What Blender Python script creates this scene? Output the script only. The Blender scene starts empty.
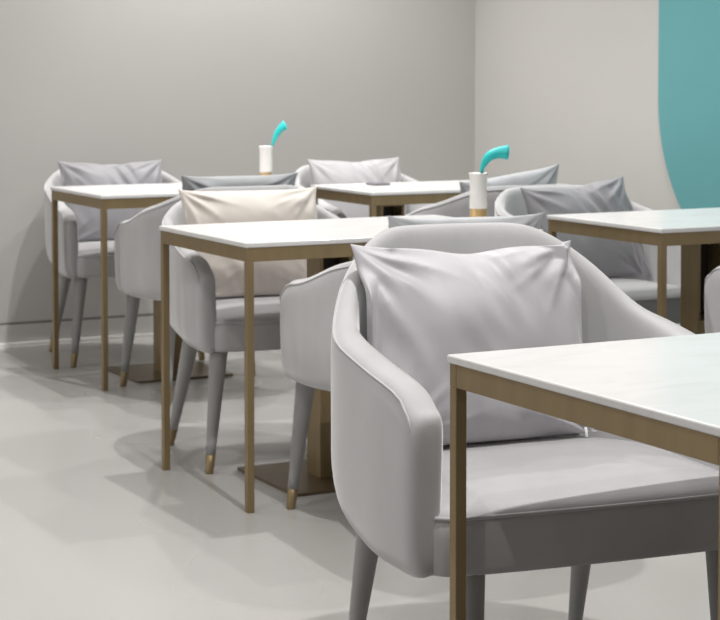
import bpy, bmesh, math, random
from mathutils import Vector, Matrix, noise
C = bpy.context.scene.collection
S = bpy.context.scene
rad = math.radians

# ------------------------------------------------------------------ materials
def newmat(name):
    m = bpy.data.materials.new(name); m.use_nodes = True
    nt = m.node_tree; b = nt.nodes['Principled BSDF']
    return m, nt, b

def ramp_noise(nt, scale, c0, c1, detail=4, stretch=(1, 1, 1), lo=.35, hi=.65, coord='Object'):
    tc = nt.nodes.new('ShaderNodeTexCoord'); mp = nt.nodes.new('ShaderNodeMapping')
    mp.inputs['Scale'].default_value = stretch; mp.inputs['Location'].default_value = (.13, .29, .37)
    n = nt.nodes.new('ShaderNodeTexNoise'); n.inputs['Scale'].default_value = scale; n.inputs['Detail'].default_value = detail
    r = nt.nodes.new('ShaderNodeValToRGB')
    r.color_ramp.elements[0].position = lo; r.color_ramp.elements[1].position = hi
    r.color_ramp.elements[0].color = (*c0, 1); r.color_ramp.elements[1].color = (*c1, 1)
    nt.links.new(tc.outputs[coord], mp.inputs['Vector']); nt.links.new(mp.outputs['Vector'], n.inputs['Vector'])
    nt.links.new(n.outputs['Fac'], r.inputs['Fac'])
    return r, n, mp

def bump(nt, b, src, strength, dist=.01):
    bp = nt.nodes.new('ShaderNodeBump'); bp.inputs['Strength'].default_value = strength; bp.inputs['Distance'].default_value = dist
    nt.links.new(src, bp.inputs['Height']); nt.links.new(bp.outputs['Normal'], b.inputs['Normal'])

def velvet(name, c, var=.06, rough=.75, sheen=.35, tint=(1, 1, 1)):
    m, nt, b = newmat(name)
    c0 = tuple(x * (1 - var) for x in c); c1 = tuple(min(1, x * (1 + var)) for x in c)
    r, n, mp = ramp_noise(nt, 9, c0, c1, 3, (1, 1, .5))
    nt.links.new(r.outputs['Color'], b.inputs['Base Color'])
    b.inputs['Roughness'].default_value = rough
    b.inputs['Sheen Weight'].default_value = sheen; b.inputs['Sheen Roughness'].default_value = .42
    b.inputs['Sheen Tint'].default_value = (*tint, 1)
    n2 = nt.nodes.new('ShaderNodeTexNoise'); n2.inputs['Scale'].default_value = 220
    nt.links.new(mp.outputs['Vector'], n2.inputs['Vector'])
    bump(nt, b, n2.outputs['Fac'], .12, .002)
    return m

def paint(name, c, rough=.6, var=.02, scale=2.5, spec=.4):
    m, nt, b = newmat(name)
    r, n, mp = ramp_noise(nt, scale, tuple(x * (1 - var) for x in c), tuple(x * (1 + var) for x in c))
    nt.links.new(r.outputs['Color'], b.inputs['Base Color'])
    b.inputs['Roughness'].default_value = rough; b.inputs['Specular IOR Level'].default_value = spec
    return m

M = {}
M['chair'] = velvet('grey_velvet', (.425, .418, .425), .05, .8, .9)
M['leg'] = velvet('grey_leg_fabric', (.31, .305, .298), .04, sheen=.15)
M['pil_lilac'] = velvet('lilac_grey_satin', (.47, .457, .48), .03, .5, .35)
M['pil_cream'] = velvet('cream_satin', (.60, .545, .50), .03, .6, .3)
M['pil_grey'] = velvet('mid_grey_satin', (.25, .245, .26), .04, .6, .4)
M['pil_white'] = velvet('pale_lilac_satin', (.40, .385, .40), .03, .6, .3)
M['pil_silver'] = velvet('silver_grey_satin', (.42, .425, .44), .04, .5, .3)
M['pil_slate'] = velvet('slate_grey_satin', (.27, .275, .285), .04, .5, .3)
def metal(name, c, rough, metallic):
    m, nt, b = newmat(name)
    r, n, mp = ramp_noise(nt, 30, tuple(x * .94 for x in c), tuple(x * 1.06 for x in c), 4, (1, 1, .1))
    nt.links.new(r.outputs['Color'], b.inputs['Base Color'])
    b.inputs['Metallic'].default_value = metallic; b.inputs['Roughness'].default_value = rough
    return m
M['brass'] = metal('brushed_brass', (.275, .203, .108), .45, .55)
M['plate'] = metal('brass_plate', (.19, .145, .09), .35, .7)
M['recess_shade'] = paint('dark_brown_recess_shade', (.028, .016, .011), .6)  # shade of the open pedestal channel, put into the colour
def marble():
    m, nt, b = newmat('white_marble')
    r, n, mp = ramp_noise(nt, 5, (.655, .64, .632), (.70, .69, .685), 8, (1, 2.2, 1), .3, .55)
    n.inputs['Distortion'].default_value = 1.2
    nt.links.new(r.outputs['Color'], b.inputs['Base Color'])
    b.inputs['Roughness'].default_value = .22; b.inputs['Specular IOR Level'].default_value = .5
    return m
M['marble'] = marble()
def floor_mat():
    m, nt, b = newmat('polished_floor')
    r, n, mp = ramp_noise(nt, 1.3, (.40, .387, .373), (.455, .442, .428), 2, (1, .5, 1), .2, .8)
    nt.links.new(r.outputs['Color'], b.inputs['Base Color'])
    r2, n2, _ = ramp_noise(nt, 1.1, (.22, .22, .22), (.30, .30, .30), 1, (1, 1, 1), .1, .9)
    nt.links.new(r2.outputs['Color'], b.inputs['Roughness'])
    b.inputs['Specular IOR Level'].default_value = .55
    return m
M['floor'] = floor_mat()
M['wall'] = paint('warm_grey_wall', (.475, .460, .443), .8, .012, 1.2, .2)
M['ceiling'] = paint('white_ceiling', (.75, .74, .72), .8)
M['teal'] = paint('teal_panel', (.115, .315, .33), .55, .02, 1.0, .3)
M['gap_shade'] = paint('painted_gap_shade', (.17, .16, .15), .8)  # dark tone painted for the shade in the gap
M['base_highlight'] = paint('painted_base_highlight', (.8, .78, .76), .4)  # white painted for the bright highlight along the wall base
M['ceramic'] = paint('white_ceramic', (.80, .78, .75), .3)
M['gold'] = metal('gold_foot', (.62, .42, .20), .35, .6)
M['petal'] = paint('turquoise_petal', (.03, .56, .55), .45, .08, 30)
M['stem'] = paint('dark_teal_stem', (.03, .20, .20), .5)
M['coaster'] = paint('dark_grey_coaster', (.18, .175, .19), .6)
M['tag'] = paint('plain_white', (.88, .88, .9), .5)

# ------------------------------------------------------------------ mesh helpers
def obj(name, bm, mat, parent=None, smooth=True, subsurf=0, kind=None):
    bmesh.ops.recalc_face_normals(bm, faces=bm.faces[:])
    me = bpy.data.meshes.new(name); bm.to_mesh(me); bm.free()
    if smooth:
        for p in me.polygons: p.use_smooth = True
    me.materials.append(M[mat])
    o = bpy.data.objects.new(name, me); C.objects.link(o)
    if parent: o.parent = parent
    if subsurf:
        s = o.modifiers.new('sub', 'SUBSURF'); s.levels = s.render_levels = subsurf
    if kind: o['kind'] = kind
    return o

def thing(name, label, cat, loc=(0, 0, 0), rz=0, group=None):
    o = bpy.data.objects.new(name, None); C.objects.link(o)
    o.empty_display_size = .1
    o.location = loc; o.rotation_euler = (0, 0, rz)
    tag(o, label, cat, group); return o

def tag(o, label, cat, group=None):
    o['label'] = label; o['category'] = cat
    if group: o['group'] = group

def box(bm, x0, x1, y0, y1, z0, z1, bev=0.0, seg=2):
    r = bmesh.ops.create_cube(bm, size=1)
    vs = r['verts']
    for v in vs:
        v.co = Vector(((x0 + x1) / 2 + v.co.x * (x1 - x0), (y0 + y1) / 2 + v.co.y * (y1 - y0), (z0 + z1) / 2 + v.co.z * (z1 - z0)))
    if bev:
        es = list({e for v in vs for e in v.link_edges})
        bmesh.ops.bevel(bm, geom=es, offset=bev, segments=seg, profile=.5, affect='EDGES')

def boxobj(name, b, mat, parent=None, bev=0.0, kind=None, label=None):
    bm = bmesh.new(); box(bm, *b, bev=bev)
    o = obj(name, bm, mat, parent, smooth=False, kind=kind)
    return o

def loft(bm, rings, closed_ring=True, cap0=True, cap1=True):
    R = [[bm.verts.new(p) for p in ring] for ring in rings]
    n = len(R[0])
    for a, b in zip(R, R[1:]):
        for i in range(n if closed_ring else n - 1):
            j = (i + 1) % n
            bm.faces.new((a[i], a[j], b[j], b[i]))
    if cap0: bm.faces.new(R[0][::-1])
    if cap1: bm.faces.new(R[-1])
    return R

def tube(bm, pts, rs, n=10, cap=True):
    pts = [Vector(p) for p in pts]
    if not isinstance(rs, (list, tuple)): rs = [rs] * len(pts)
    rings = []
    up = None
    for i, p in enumerate(pts):
        t = (pts[min(i + 1, len(pts) - 1)] - pts[max(i - 1, 0)]).normalized()
        if up is None:
            up = Vector((0, 0, 1)) if abs(t.z) < .9 else Vector((1, 0, 0))
        u = (up - t * up.dot(t)).normalized(); w = t.cross(u); up = u
        rings.append([p + (u * math.cos(2 * math.pi * k / n) + w * math.sin(2 * math.pi * k / n)) * rs[i] for k in range(n)])
    loft(bm, rings, True, cap, cap)

def lathe(bm, prof, n=24):
    rings = [[(r * math.cos(2 * math.pi * k / n), r * math.sin(2 * math.pi * k / n), z) for k in range(n)] for r, z in prof]
    loft(bm, rings)

def smoothstep(a, b, x):
    t = max(0, min(1, (x - a) / (b - a))); return t * t * (3 - 2 * t)

# ------------------------------------------------------------------ armchair
class P: pass
BIG = P(); BIG.HW, BIG.YF, BIG.YB, BIG.SW, BIG.top, BIG.lx0, BIG.lx1 = .360, -.300, .345, .330, .905, .250, .252
SMALL = P(); SMALL.HW, SMALL.YF, SMALL.YB, SMALL.SW, SMALL.top, SMALL.lx0, SMALL.lx1 = .318, -.300, .335, .268, .805, .235, .275
BIG.ry, SMALL.ry = .26, .155
BIG.fy, SMALL.fy = -.315, -.285
BIG.n, BIG.y0, BIG.arm, SMALL.n, SMALL.y0, SMALL.arm = 2.1, -.02, .680, 2.5, .0, .655
K = BIG                                # outer half width, arm front, back, seat half width, back height, leg positions
def plan_curve(N=49):
    HW, YF, YB = K.HW, K.YF, K.YB
    pts = [(-HW + .010, YF), (-HW + .004, -.2), (-HW + .001, -.12)]
    n = K.n; y0 = K.y0
    for k in range(0, 61):
        a = math.pi / 2 * k / 60
        pts.append((-HW * math.cos(a) ** (2 / n), y0 + (YB - .045 - y0) * math.sin(a) ** (2 / n)))
    pts += [(-x, y) for x, y in pts[-2::-1]]
    d = [0]
    for p, q in zip(pts, pts[1:]): d.append(d[-1] + math.dist(p, q))
    out = []; L = d[-1]; j = 0
    for i in range(N):
        s = L * i / (N - 1)
        while j < len(d) - 2 and d[j + 1] < s: j += 1
        t = (s - d[j]) / (d[j + 1] - d[j])
        out.append((Vector((pts[j][0] + (pts[j + 1][0] - pts[j][0]) * t, pts[j][1] + (pts[j + 1][1] - pts[j][1]) * t, 0)), min(s, L - s)))
    return out, L

def ztop(s):
    a = K.arm - .006 + .006 * smoothstep(0, .1, s)
    a -= .030 * max(0, 1 - s / .06) ** 2
    up = K.top - K.arm
    if K is BIG: return a + .35 * up * min(1, max(0, (s - .05) / .47)) ** 1.1 + .65 * up * smoothstep(.39, .70, s)
    return a + .52 * up * smoothstep(.06, .44, s) + .48 * up * smoothstep(.38, .66, s)

def shell_point(p, nrm, s, off, z):
    """off: inward distance from outer surface at height z"""
    wb = max(0, -nrm.y)                       # nrm is inward, so the back has nrm.y < 0
    lean = .11 * wb ** 1.5 * (z - .45) + .02 * (1 - wb) * (z - .45) + (.05 * (1 - wb) * (.82 - z) if K is BIG else 0)
    bowl = .050 * max(0, (.47 - z) / .11) ** 2 * (.15 + .75 * smoothstep(.1, .4, s))
    return p + nrm * (off - lean + bowl) + Vector((0, 0, z))

def shell_section(p, nrm, s):
    zt = ztop(s); th = (.070 - .030 * smoothstep(.25, .62, s)) if K is BIG else (.060 - .022 * smoothstep(.15, .5, s))
    zb = (.350 if K is BIG else .362) + .012 * smoothstep(.15, .5, s)
    sec = [(.022, zb + .0), (.010, zb + .010), (.002, zb + .03)]
    for k in range(6): sec.append((0, zb + .06 + (zt - .04 - zb - .06) * k / 5))
    sec += [(.004, zt - .018), (.012, zt - .004), (th * .42, zt), (th - .016, zt), (th - .006, zt - .006), (th - .001, zt - .02), (th, zt - .045)]
    for k in range(1, 5): sec.append((th, zt - .045 + (.43 - zt + .045) * k / 4))
    sec += [(th, .40), (th + .0, zb + .008)]
    return [(o, z) for o, z in sec], zt, zb

def make_shell(parent):
    cv, L = plan_curve()
    bm = bmesh.new(); rings = []; seam = []
    N = len(cv)
    def nt(i):
        t = (cv[min(i + 1, N - 1)][0] - cv[max(i - 1, 0)][0]).normalized()
        return t, Vector((t.y, -t.x, 0))
    for i, (p, s) in enumerate(cv):
        t, n = nt(i)
        sec, zt, zb = shell_section(p, n, s)
        ring = [shell_point(p, n, s, o, z) for o, z in sec]
        if i in (0, N - 1):
            oc = .035; zc = (zt + zb) / 2; hz = (zt - zb) / 2
            steps = [(.030, .028), (.028, .014), (.018, .004)]
            extra = []
            for adv, ins in steps:
                ko = 1 - ins / .034; kz = 1 - ins / hz
                q = p + (-t if i == 0 else t) * adv
                extra.append([shell_point(q, n, s, oc + (o - oc) * ko, zc + (z - zc) * kz) for o, z in sec])
            if i == 0: rings += extra + [ring]
            else: rings += [ring] + extra[::-1]
        else: rings.append(ring)
        seam.append(shell_point(p, n, s, .006, zt - .014))
    loft(bm, rings)
    sh = obj('backrest_shell', bm, 'chair', parent, subsurf=1)
    t0, n0 = nt(0); p0, s0 = cv[0]
    zt0 = ztop(0)
    down = [(z, .008 + .004 * k) for k, z in enumerate([zt0 - .02, zt0 - .035, zt0 - .06])]
    a = [shell_point(p0 - t0 * d, n0, s0, .004 + .012 * max(0, zt0 - .03 - z) / .03, z) for z, d in down]
    b = [Vector((-q.x, q.y, q.z)) for q in a]
    seam = a[::-1] + seam + b
    bm = bmesh.new(); tube(bm, seam, .0024, 6); obj('piping', bm, 'chair', sh)
    return sh

def seat_outline(inset=0, n=14):
    hw = K.SW - inset; yf = -.348 + inset; r = .045
    pts = []
    def arc(cx, cy, a0, a1, rr, m):
        for k in range(m + 1):
            a = rad(a0 + (a1 - a0) * k / m); pts.append((cx + rr * math.cos(a), cy + rr * math.sin(a)))
    arc(-hw + r, yf + r, 180, 270, r, 6)
    for k in range(1, 8): 
        x = (-hw + r) + (2 * hw - 2 * r) * k / 8; pts.append((x, yf - .010 * (1 - (x / hw) ** 2)))
    arc(hw - r, yf + r, 270, 360, r, 6)
    for k in range(1, 6): pts.append((hw, yf + r + (0 - yf - r) * k / 6))
    for k in range(0, 25):
        a = math.pi * k / 24; pts.append((hw * math.cos(a), (.25 - inset) * math.sin(a)))
    for k in range(1, 6): pts.append((-hw, 0 + (yf + r) * k / 6))
    return pts

def make_seat(parent):
    bm = bmesh.new()
    b = -.012 if K is BIG else 0
    lay = [(.020, .368 + b), (.006, .372 + b), (.0, .382 + b), (.0, .41), (.0, .44), (.003, .458), (.012, .470), (.03, .477), (.07, .483), (.13, .488), (.20, .490)]
    rings = []
    base = seat_outline(0)
    for ins, z in lay:
        ring = []
        for x, y in base:
            k = 1 - ins / K.SW
            ring.append((x * k, (y + .04) * k - .04, z))
        rings.append(ring)
    loft(bm, rings)
    st = obj('seat', bm, 'chair', parent, subsurf=1)
    bm = bmesh.new()
    ring = [Vector((x * .988, (y + .04) * .988 - .04, .461)) for x, y in base]
    tube(bm, ring[-6:] + ring[:34], .0035, 6)
    obj('piping', bm, 'chair', st)
    return st

def make_leg(parent, top, tip):
    top = Vector(top); tip = Vector(tip); d = tip - top
    bm = bmesh.new()
    n = 8
    pts = [top + d * (k / n * .855) for k in range(n + 1)]
    tube(bm, pts, [.029 - .0145 * (k / n) for k in range(n + 1)], 16)
    lg = obj('leg', bm, 'leg', parent)
    bm = bmesh.new()
    tube(bm, [top + d * k for k in (.85, .852, .99, 1.0)], [.0140, .0155, .0125, .0115], 16)
    cap = obj('leg_cap', bm, 'brass', lg); cap['label'] = 'brass tip of the leg'
    return lg

def make_chair(name, kind):
    global K
    K = kind
    t = bpy.data.objects.new(name, None); C.objects.link(t); t.empty_display_size = .1
    make_shell(t); make_seat(t)
    for sx in (-1, 1):
        make_leg(t, (K.lx0 * sx, K.fy, .385), (K.lx1 * sx, K.fy - .025, 0))
        make_leg(t, (K.lx0 * sx * .95, K.ry - .10, .385), (K.lx1 * sx, K.ry, 0))
    return t

def copy_tree(o, parent=None):
    c = o.copy(); C.objects.link(c)
    if parent is not None:
        c.parent = parent; c.matrix_parent_inverse = Matrix()
    for ch in list(o.children): copy_tree(ch, c)
    return c

CH = [  # x, y, rotation (deg), label
 (1.914, 3.002, -6.5, 'large grey velvet tub armchair in the foreground behind the nearest marble table'),
 (2.496, 5.450, -7, 'grey tub armchair holding the cream cushion on the wall side of the middle table'),
 (2.484, 4.340, 180, 'pale grey tub armchair backing onto the foreground armchair, facing the middle table'),
 (2.795, 7.590, -7, 'grey tub armchair against the far wall at the left, behind the leftmost table'),
 (2.777, 6.470, 180, 'pale grey tub armchair with its back to the cream cushion, at the leftmost table'),
 (3.722, 5.370, 0, 'grey tub armchair with mid grey cushion nearest the teal panel'),
 (3.792, 4.130, 180, 'grey armchair cut off by the right edge of the photo, only its arm end showing'),
 (3.800, 7.200, 0, 'grey tub armchair with white cushion against the far wall beside the corner'),
 (3.710, 6.050, 180, 'grey tub armchair seen from behind, directly beyond the nearer white vase'),
]
chairs = []
for i, (x, y, r, lab) in enumerate(CH):
    c = make_chair('tub_armchair', BIG if i == 0 else SMALL) if i < 2 else copy_tree(chairs[1])
    c.location = (x, y, 0); c.rotation_euler = (0, 0, rad(r))
    tag(c, lab, 'armchair', 'grey velvet tub armchairs around the tables')
    chairs.append(c)

# ------------------------------------------------------------------ cushions
def make_pillow(name, W, H, T, mat, seed, chair, lx, ly, lz, tilt, roll=0, yaw=0, dip=0.0, wr=1.0, label='', G=52):
    rnd = random.Random(seed)
    ph = [rnd.uniform(0, 6.28) for _ in range(8)]
    sv = Vector((seed * 3.1, seed * 1.7, 0))
    bm = bmesh.new(); sides = []
    for sgn in (-1, 1):
        rows = []
        for j in range(G + 1):
            row = []
            for i in range(G + 1):
                u = -1 + 2 * i / G; v = -1 + 2 * j / G
                # concentrate towards the rim
                u = math.sin(u * math.pi / 2) * .5 + u * .5; v = math.sin(v * math.pi / 2) * .5 + v * .5
                pu = 1 - .055 * (1 - abs(v) ** 5) * abs(u) ** 1.5; pv = 1 - .055 * (1 - abs(u) ** 5) * abs(v) ** 1.5
                x = u * W / 2 * pu; z = v * H / 2 * pv
                th = (max(0, 1 - abs(u) ** 2.4)) ** .62 * (max(0, 1 - abs(v) ** 2.4)) ** .62 * T / 2
                # gathers fanning out of the corners
                w = 0
                for q, (cu, cv) in enumerate(((-1, -1), (1, -1), (-1, 1), (1, 1))):
                    du, dv = u - cu, v - cv; rr = math.hypot(du, dv)
                    ang = math.atan2(abs(dv), abs(du))
                    w += math.sin(ang * 11 + ph[q] + 1.5 * noise.noise(Vector((u * 2, v * 2, q)) + sv)) * math.exp(-((rr - .34) / .26) ** 2) * .0075
                    w += (1 - abs(math.sin(ang * 7 + ph[q + 4]))) ** 3 * math.exp(-((rr - .5) / .3) ** 2) * .008
                w += .010 * noise.noise(Vector((x * 7, z * 7, sgn * 2.0)) + sv)
                w += .005 * (1 - 2 * abs(noise.noise(Vector((x * 14 + z * 6, z * 6, sgn * 5.0)) + sv)))
                edge = min(1, th / (T * .2))
                y = sgn * (th + w * wr * edge)
                if dip:
                    g = math.exp(-(u / .30) ** 2) * smoothstep(-.2, 1, v)
                    z -= dip * g
                    y -= sgn * .25 * dip * math.exp(-(u / .16) ** 2) * smoothstep(-.1, .8, v) * edge
                    # slanting folds below the dent
                    if sgn < 0: y -= .008 * math.sin((u * 1.0 + v * .35) * 26 + ph[5]) * math.exp(-((u - .18) / .28) ** 2) * smoothstep(.0, .5, v) * edge
                row.append(bm.verts.new((x, y, z)))
            rows.append(row)
        sides.append(rows)
        for j in range(G):
            for i in range(G):
                bm.faces.new((rows[j][i], rows[j][i + 1], rows[j + 1][i + 1], rows[j + 1][i]))
    bmesh.ops.remove_doubles(bm, verts=bm.verts[:], dist=.0008)
    # let the cushion rest on the seat and curl along the inside of the chair back
    loc = Matrix.Translation((lx, ly, lz)) @ Matrix.Rotation(rad(yaw), 4, 'Z') @ Matrix.Rotation(rad(tilt), 4, 'X') @ Matrix.Rotation(rad(roll), 4, 'Y')
    inv = loc.inverted(); kd = BIG if chair == chairs[0] else SMALL
    m_ = 0 if kd is BIG else .006
    a_in = kd.HW - .052 - m_ * 1.6; b_in = kd.YB - .045 - kd.y0 - .050 - m_
    for v in bm.verts:
        back = v.co.y > 0
        p = loc @ v.co
        ax = min(abs(p.x), a_in * .995)
        yl = kd.y0 + b_in * (1 - (ax / a_in) ** kd.n) ** (1 / kd.n) + .05 * max(0, p.z - .5)
        rim = kd.arm + (kd.top - kd.arm) * (.45 if abs(p.x) > .2 else 1)
        wgt = 1 - smoothstep(rim + m_, rim + .06 + m_ * 2, p.z)
        lim = yl - (0 if back else .035)
        if p.y > lim: p.y += (lim - p.y) * wgt
        if abs(p.x) > ax: p.x += (math.copysign(ax, p.x) - p.x) * wgt
        zs = .4935 + (.001 if back else 0)
        if p.z < zs: p.z = zs + (p.z - zs) * .02 + .0006
        v.co = inv @ p
    o = obj(name, bm, mat, None, subsurf=1)
    m = Matrix.Translation(chair.location) @ Matrix.Rotation(chair.rotation_euler.z, 4, 'Z') @ Matrix.Translation((lx, ly, lz)) \
        @ Matrix.Rotation(rad(yaw), 4, 'Z') @ Matrix.Rotation(rad(tilt), 4, 'X') @ Matrix.Rotation(rad(roll), 4, 'Y')
    o.matrix_world = m
    tag(o, label, 'cushion', 'square scatter cushions on the armchairs')
    return o

pA = make_pillow('cushion', .512, .42, .15, 'pil_lilac', 3, chairs[0], -.024, .150, .678, -17, 1.5, 5, .014, 1.2,
    'lilac grey satin cushion dented at the top, on the large foreground armchair')
make_pillow('cushion', .485, .40, .14, 'pil_cream', 5, chairs[1], -.004, .100, .648, -17, 0, 0, 0, .8, 'cream cushion, the only warm coloured one, behind the middle table')
make_pillow('cushion', .485, .38, .11, 'pil_silver', 7, chairs[2], -.015, .115, .665, -14, -1, 0, 0, .6, 'silver grey cushion peeking over the foreground armchair, below the nearer vase')
make_pillow('cushion', .475, .39, .14, 'pil_grey', 9, chairs[3], -.008, .100, .648, -17, 0, 0, .015, .6, 'grey cushion at the far left against the wall, behind the leftmost table')
make_pillow('cushion', .48, .37, .12, 'pil_slate', 11, chairs[4], -.018, .115, .665, -14, 0, 0, 0, .6, 'slate grey cushion whose top edge shows just above the cream cushion')
make_pillow('cushion', .455, .39, .14, 'pil_grey', 13, chairs[5], .030, .095, .645, -17, -4, 0, .015, .7, 'mid grey cushion nearest the teal panel, behind the right hand table')
make_pillow('cushion', .47, .39, .14, 'pil_white', 15, chairs[7], .010, .100, .652, -17, 0, 0, .01, .5, 'pale lilac white cushion by the far wall, behind the centre far table')
make_pillow('cushion', .44, .40, .12, 'pil_silver', 17, chairs[8], -.020, .12, .655, -14, 8, 0, 0, .6, 'light grey cushion with only a thin tilted corner showing above a chair back')
# little white mark at the lower corner of the foreground cushion
bm = bmesh.new(); box(bm, .213, .219, -.022, -.019, -.200, -.180, .0006, 1)
tg = obj('white_mark', bm, 'tag', None); tg.parent = pA; tg['label'] = 'tiny white mark'

# ------------------------------------------------------------------ tables
def make_table(X, Y, D, L, colx, label):
    """X,Y: far-left corner; D depth towards the viewer; L length to the right"""
    t = thing('cafe_table', label, 'table', (X + L / 2, Y - D / 2, 0), 0, 'marble topped tables with brass frames')
    hx, hy = L / 2, D / 2
    boxobj('tabletop', (-hx, hx, -hy, hy, .736, .75), 'marble', t, .003)
    g = .004; w = .021
    bm = bmesh.new()
    a0, a1 = .697, .736
    box(bm, -hx + g, hx - g, -hy + g, -hy + g + w, a0, a1, .001, 1); box(bm, -hx + g, hx - g, hy - g - w, hy - g, a0, a1, .001, 1)
    box(bm, -hx + g, -hx + g + w, -hy + g + w, hy - g - w, a0, a1, .001, 1); box(bm, hx - g - w, hx - g, -hy + g + w, hy - g - w, a0, a1, .001, 1)
    obj('apron', bm, 'brass', t, smooth=False)
    for sx in (-1, 1):
        for sy in (-1, 1):
            x = sx * (hx - g - w / 2); y = sy * (hy - g - w / 2)
            bm = bmesh.new(); box(bm, x - w / 2, x + w / 2, y - w / 2, y + w / 2, .0, a0, .0012, 1)
            obj('leg', bm, 'brass', t, smooth=False)
    cx = -hx + colx; cw, cd = .055, .045
    bm = bmesh.new()                                             # channel-shaped pedestal, open towards the viewer
    box(bm, cx - cw, cx - cw + .012, -cd, cd, .008, .736, .001, 1)
    box(bm, cx + cw - .012, cx + cw, -cd, cd, .008, .736, .001, 1)
    box(bm, cx - cw + .012, cx + cw - .012, cd - .012, cd, .008, .736)
    box(bm, cx - cw + .012, cx + cw - .012, -cd, cd - .012, .675, .736)
    box(bm, cx - cw + .012, cx + cw - .012, -cd, -cd + .012, .008, .42)
    col = obj('pedestal', bm, 'brass', t, smooth=False)
    rc = boxobj('recess_shade_panel', (cx - cw + .013, cx + cw - .013, cd - .020, cd - .013, .43, .674), 'recess_shade', col)
    rc['label'] = 'dark brown panel painted as shade inside the pedestal channel'
    boxobj('base_plate', (cx - .215, cx + .190, -.205, .205, 0, .009), 'plate', t, .001)
    return t

make_table(1.550, 2.658, .735, .97, .42, 'nearest white marble table with brass frame, cut off at the right edge')
make_table(2.076, 5.305, .655, .97, .42, 'middle marble table standing in front of the cream cushion')
make_table(2.392, 7.325, .620, .895, .40, 'leftmost marble table, by the far wall at the left')
make_table(3.366, 5.122, .624, .97, .40, 'right hand marble table standing below the teal panel')
make_table(3.389, 6.940, .543, .97, .22, 'far centre marble table with a dark coaster on it, before the white cushion')

# ------------------------------------------------------------------ vases with a flower
def vase(x, y, label):
    t = thing('bud_vase', label, 'vase', (x, y, .7502), 0, 'white ceramic bud vases')
    bm = bmesh.new(); lathe(bm, [(.025, 0), (.026, .001), (.026, .050), (.024, .052)], 28)
    f = obj('vase_foot', bm, 'gold', t, smooth=False); f['label'] = 'gold metal foot'
    bm = bmesh.new()
    lathe(bm, [(.020, .050), (.0265, .052), (.0272, .06), (.0262, .12), (.0272, .150), (.0300, .159), (.0295, .1605), (.0250, .150), (.0225, .11), (.0225, .07), (.0, .066)][:10], 28)
    obj('vase_body', bm, 'ceramic', t)
    return t

def calla(x, y, stem_pts, bloom, ctrl, mouth, label, r=.020):
    """stem_pts from the vase up, bloom: start of the trumpet, mouth: end of the trumpet (offsets to x,y,.75)"""
    t = thing('calla_lily', label, 'flower', (x, y, .75), 0, 'turquoise calla lilies')
    bm = bmesh.new(); tube(bm, stem_pts, .0045, 8); obj('stem', bm, 'stem', t)
    a = Vector(bloom); b = Vector(mouth); n = 20
    bm = bmesh.new()
    mid = Vector(ctrl)
    prof = [.0060, .0115, .0165, .0195, .0205, .0205, .0205, .0225]
    pts = []
    m = len(prof)
    for k in range(m):
        u = k / (m - 1)
        pts.append(a * (1 - u) ** 2 + mid * 2 * u * (1 - u) + b * u * u)
    rings = []
    up = None
    for k, p in enumerate(pts):
        tdir = (pts[min(k + 1, m - 1)] - pts[max(k - 1, 0)]).normalized()
        u0 = Vector((0, 0, 1)); u1 = (u0 - tdir * u0.dot(tdir)).normalized(); w1 = tdir.cross(u1)
        ring = []
        for q in range(n):
            an = 2 * math.pi * q / n
            rr = prof[k] * r / .030
            flare = (k / (m - 1)) ** 3 * (.018 * max(0, math.cos(an)) ** 2) * r / .02
            ring.append(p + (u1 * math.cos(an) * .8 + w1 * math.sin(an)) * rr + tdir * flare * -.2 + u1 * flare * .6)
        rings.append(ring)
    loft(bm, rings, True, False, False)
    pe = obj('spathe', bm, 'petal', t, subsurf=1)
    so = pe.modifiers.new('thick', 'SOLIDIFY'); so.thickness = .0016
    bm = bmesh.new(); tube(bm, [pts[3], pts[5], pts[6]], [.004, .004, .003], 8)
    sp = obj('spadix', bm, 'stem', t)
    return t

cy, sy_ = math.cos(rad(27.57)), math.sin(rad(27.57))
def right(k, z): return (k * cy, -k * sy_, z)     # offset towards the aisle-right direction in the room
vase(2.950, 4.867, 'white bud vase with gold foot in the centre, on the middle table')
calla(2.950, 4.867, [right(-.002, .075), right(.006, .13), right(.014, .185)], right(.008, .163), right(.022, .236), right(.092, .216), 'turquoise calla lily bending right from the nearer centre vase', .027)
vase(3.238, 7.050, 'white bud vase standing on the leftmost table before the grey wall')
calla(3.238, 7.050, [right(.004, .075), right(.014, .13), right(.028, .175)], right(.026, .160), right(.045, .235), right(.086, .244), 'slim turquoise calla lily in the farther vase against the grey wall', .024)
# flat dark coaster on the far centre table
bm = bmesh.new(); box(bm, -.038, .038, -.038, .038, 0, .010, .002, 2)
co = obj('coaster', bm, 'coaster', None, smooth=False); co.location = (3.635, 6.80, .7502)
tag(co, 'small flat dark grey coaster lying on the far centre table', 'coaster')

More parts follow.
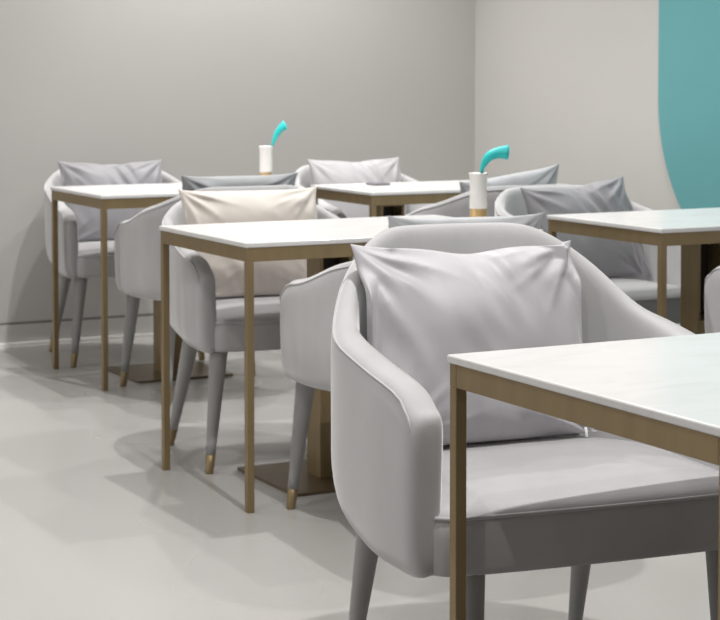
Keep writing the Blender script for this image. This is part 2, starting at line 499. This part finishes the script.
# ------------------------------------------------------------------ room
WY, WX, CZ = 8.02, 4.84, 3.3
boxobj('floor', (-5, WX, -4, WY, -.1, 0), 'floor', None, kind='structure')
boxobj('wall_back', (-5, WX + .15, WY, WY + .15, 0, CZ), 'wall', None, kind='structure')
boxobj('wall_right', (WX, WX + .15, -4, WY, 0, CZ), 'wall', None, kind='structure')
boxobj('ceiling', (-5, WX + .15, -4, WY + .15, CZ, CZ + .1), 'ceiling', None, kind='structure')
boxobj('wall_left', (-5.15, -5, -4, 2.6, 0, CZ), 'wall', None, kind='structure')  # unseen; cut short so side light enters only farther back
boxobj('wall_front', (-5.15, WX + .15, -4.15, -4, 0, CZ), 'wall', None, kind='structure')
boxobj('baseboard_back', (-5, WX, WY - .012, WY, .016, .094), 'wall', None, kind='structure')
boxobj('gap_shade_strip', (-5, WX, WY - .006, WY, .094, .106), 'gap_shade', None, kind='structure')  # dark strip painted as the shadow gap above the baseboard
boxobj('base_highlight_strip', (-5, WX, WY - .030, WY, 0, .016), 'base_highlight', None, kind='structure')  # white strip painted as the highlight where wall meets floor
boxobj('baseboard_right', (WX - .012, WX, -4, WY - .02, 0, .094), 'wall', None, kind='structure')
# teal panel with big rounded corners
def rounded_panel(y0, y1, z0, z1, r, x0, x1):
    bm = bmesh.new(); pts = []
    for cy_, cz, a0 in ((y1 - r, z0 + r, 270), (y1 - r, z1 - r, 0), (y0 + r, z1 - r, 90), (y0 + r, z0 + r, 180)):
        for k in range(25):
            a = rad(a0 + 90 * k / 24); pts.append((cy_ + r * math.cos(a), cz + r * math.sin(a)))
    loft(bm, [[(x0, y, z) for y, z in pts], [(x1, y, z) for y, z in pts]])
    return bm
pn = obj('wall_panel', rounded_panel(3.2, 6.47, .36, 3.1, .75, WX - .02, WX), 'teal', None, smooth=False)
tag(pn, 'large teal panel with rounded corners fixed on the right wall', 'wall panel')

# ------------------------------------------------------------------ light
def spot(x, y, tx, ty, power, size=75, blend=.6, r=.035, col=(1, .985, .965), z=None):
    l = bpy.data.lights.new('ceiling_downlight', 'SPOT'); l.energy = power; l.spot_size = rad(size); l.spot_blend = blend
    l.shadow_soft_size = r; l.color = col
    o = bpy.data.objects.new('ceiling_downlight', l); C.objects.link(o)
    o.location = (x, y, CZ - .02 if z is None else z)
    d = Vector((tx, ty, 0)) - Vector((x, y, o.location.z)); o.rotation_euler = d.to_track_quat('-Z', 'Y').to_euler()
    return o
for x, y, p in ((2.72, 5.36, 150), (2.95, 7.0, 110), (3.95, 4.95, 95), (3.95, 6.7, 70), (1.85, 2.4, 215), (.5, 3.6, 55), (.6, 6.8, 50), (.4, 1.8, 50)):
    spot(x, y, x, y, p, 115)
spot(3.5, 7.72, 3.5, 7.86, 170, 95, 1)        # wall washers
spot(4.3, 7.0, 4.55, 6.9, 35, 80, 1)
def panel(x, y, sx, sy, power):  # added overhead fill, standing in for many ceiling lights
    l = bpy.data.lights.new('ceiling_fill', 'AREA'); l.shape = 'RECTANGLE'; l.size = sx; l.size_y = sy; l.energy = power; l.color = (1, .99, .98)
    o = bpy.data.objects.new('ceiling_fill', l); C.objects.link(o); o.location = (x, y, CZ - .03)
panel(1.5, 4.5, 4.5, 5.5, 20)
w = bpy.data.worlds.new('world'); S.world = w; w.use_nodes = True
w.node_tree.nodes['Background'].inputs['Color'].default_value = (1, .985, .97, 1)
w.node_tree.nodes['Background'].inputs['Strength'].default_value = 1.35

# ------------------------------------------------------------------ camera
cam = bpy.data.cameras.new('camera'); co_ = bpy.data.objects.new('camera', cam); C.objects.link(co_)
cam.sensor_fit = 'HORIZONTAL'; cam.sensor_width = 36; cam.lens = 36 * 1858 / 720
cam.shift_y = -160 / 720
co_.location = (0, 0, 1.219); co_.rotation_euler = (rad(90 - 2.40), 0, rad(-27.57))
cam.dof.use_dof = True; cam.dof.focus_distance = 3.35; cam.dof.aperture_fstop = 13
S.camera = co_
S.view_settings.view_transform = 'Standard'; S.view_settings.look = 'None'
S.view_settings.gamma = 1; S.view_settings.exposure = 0.27
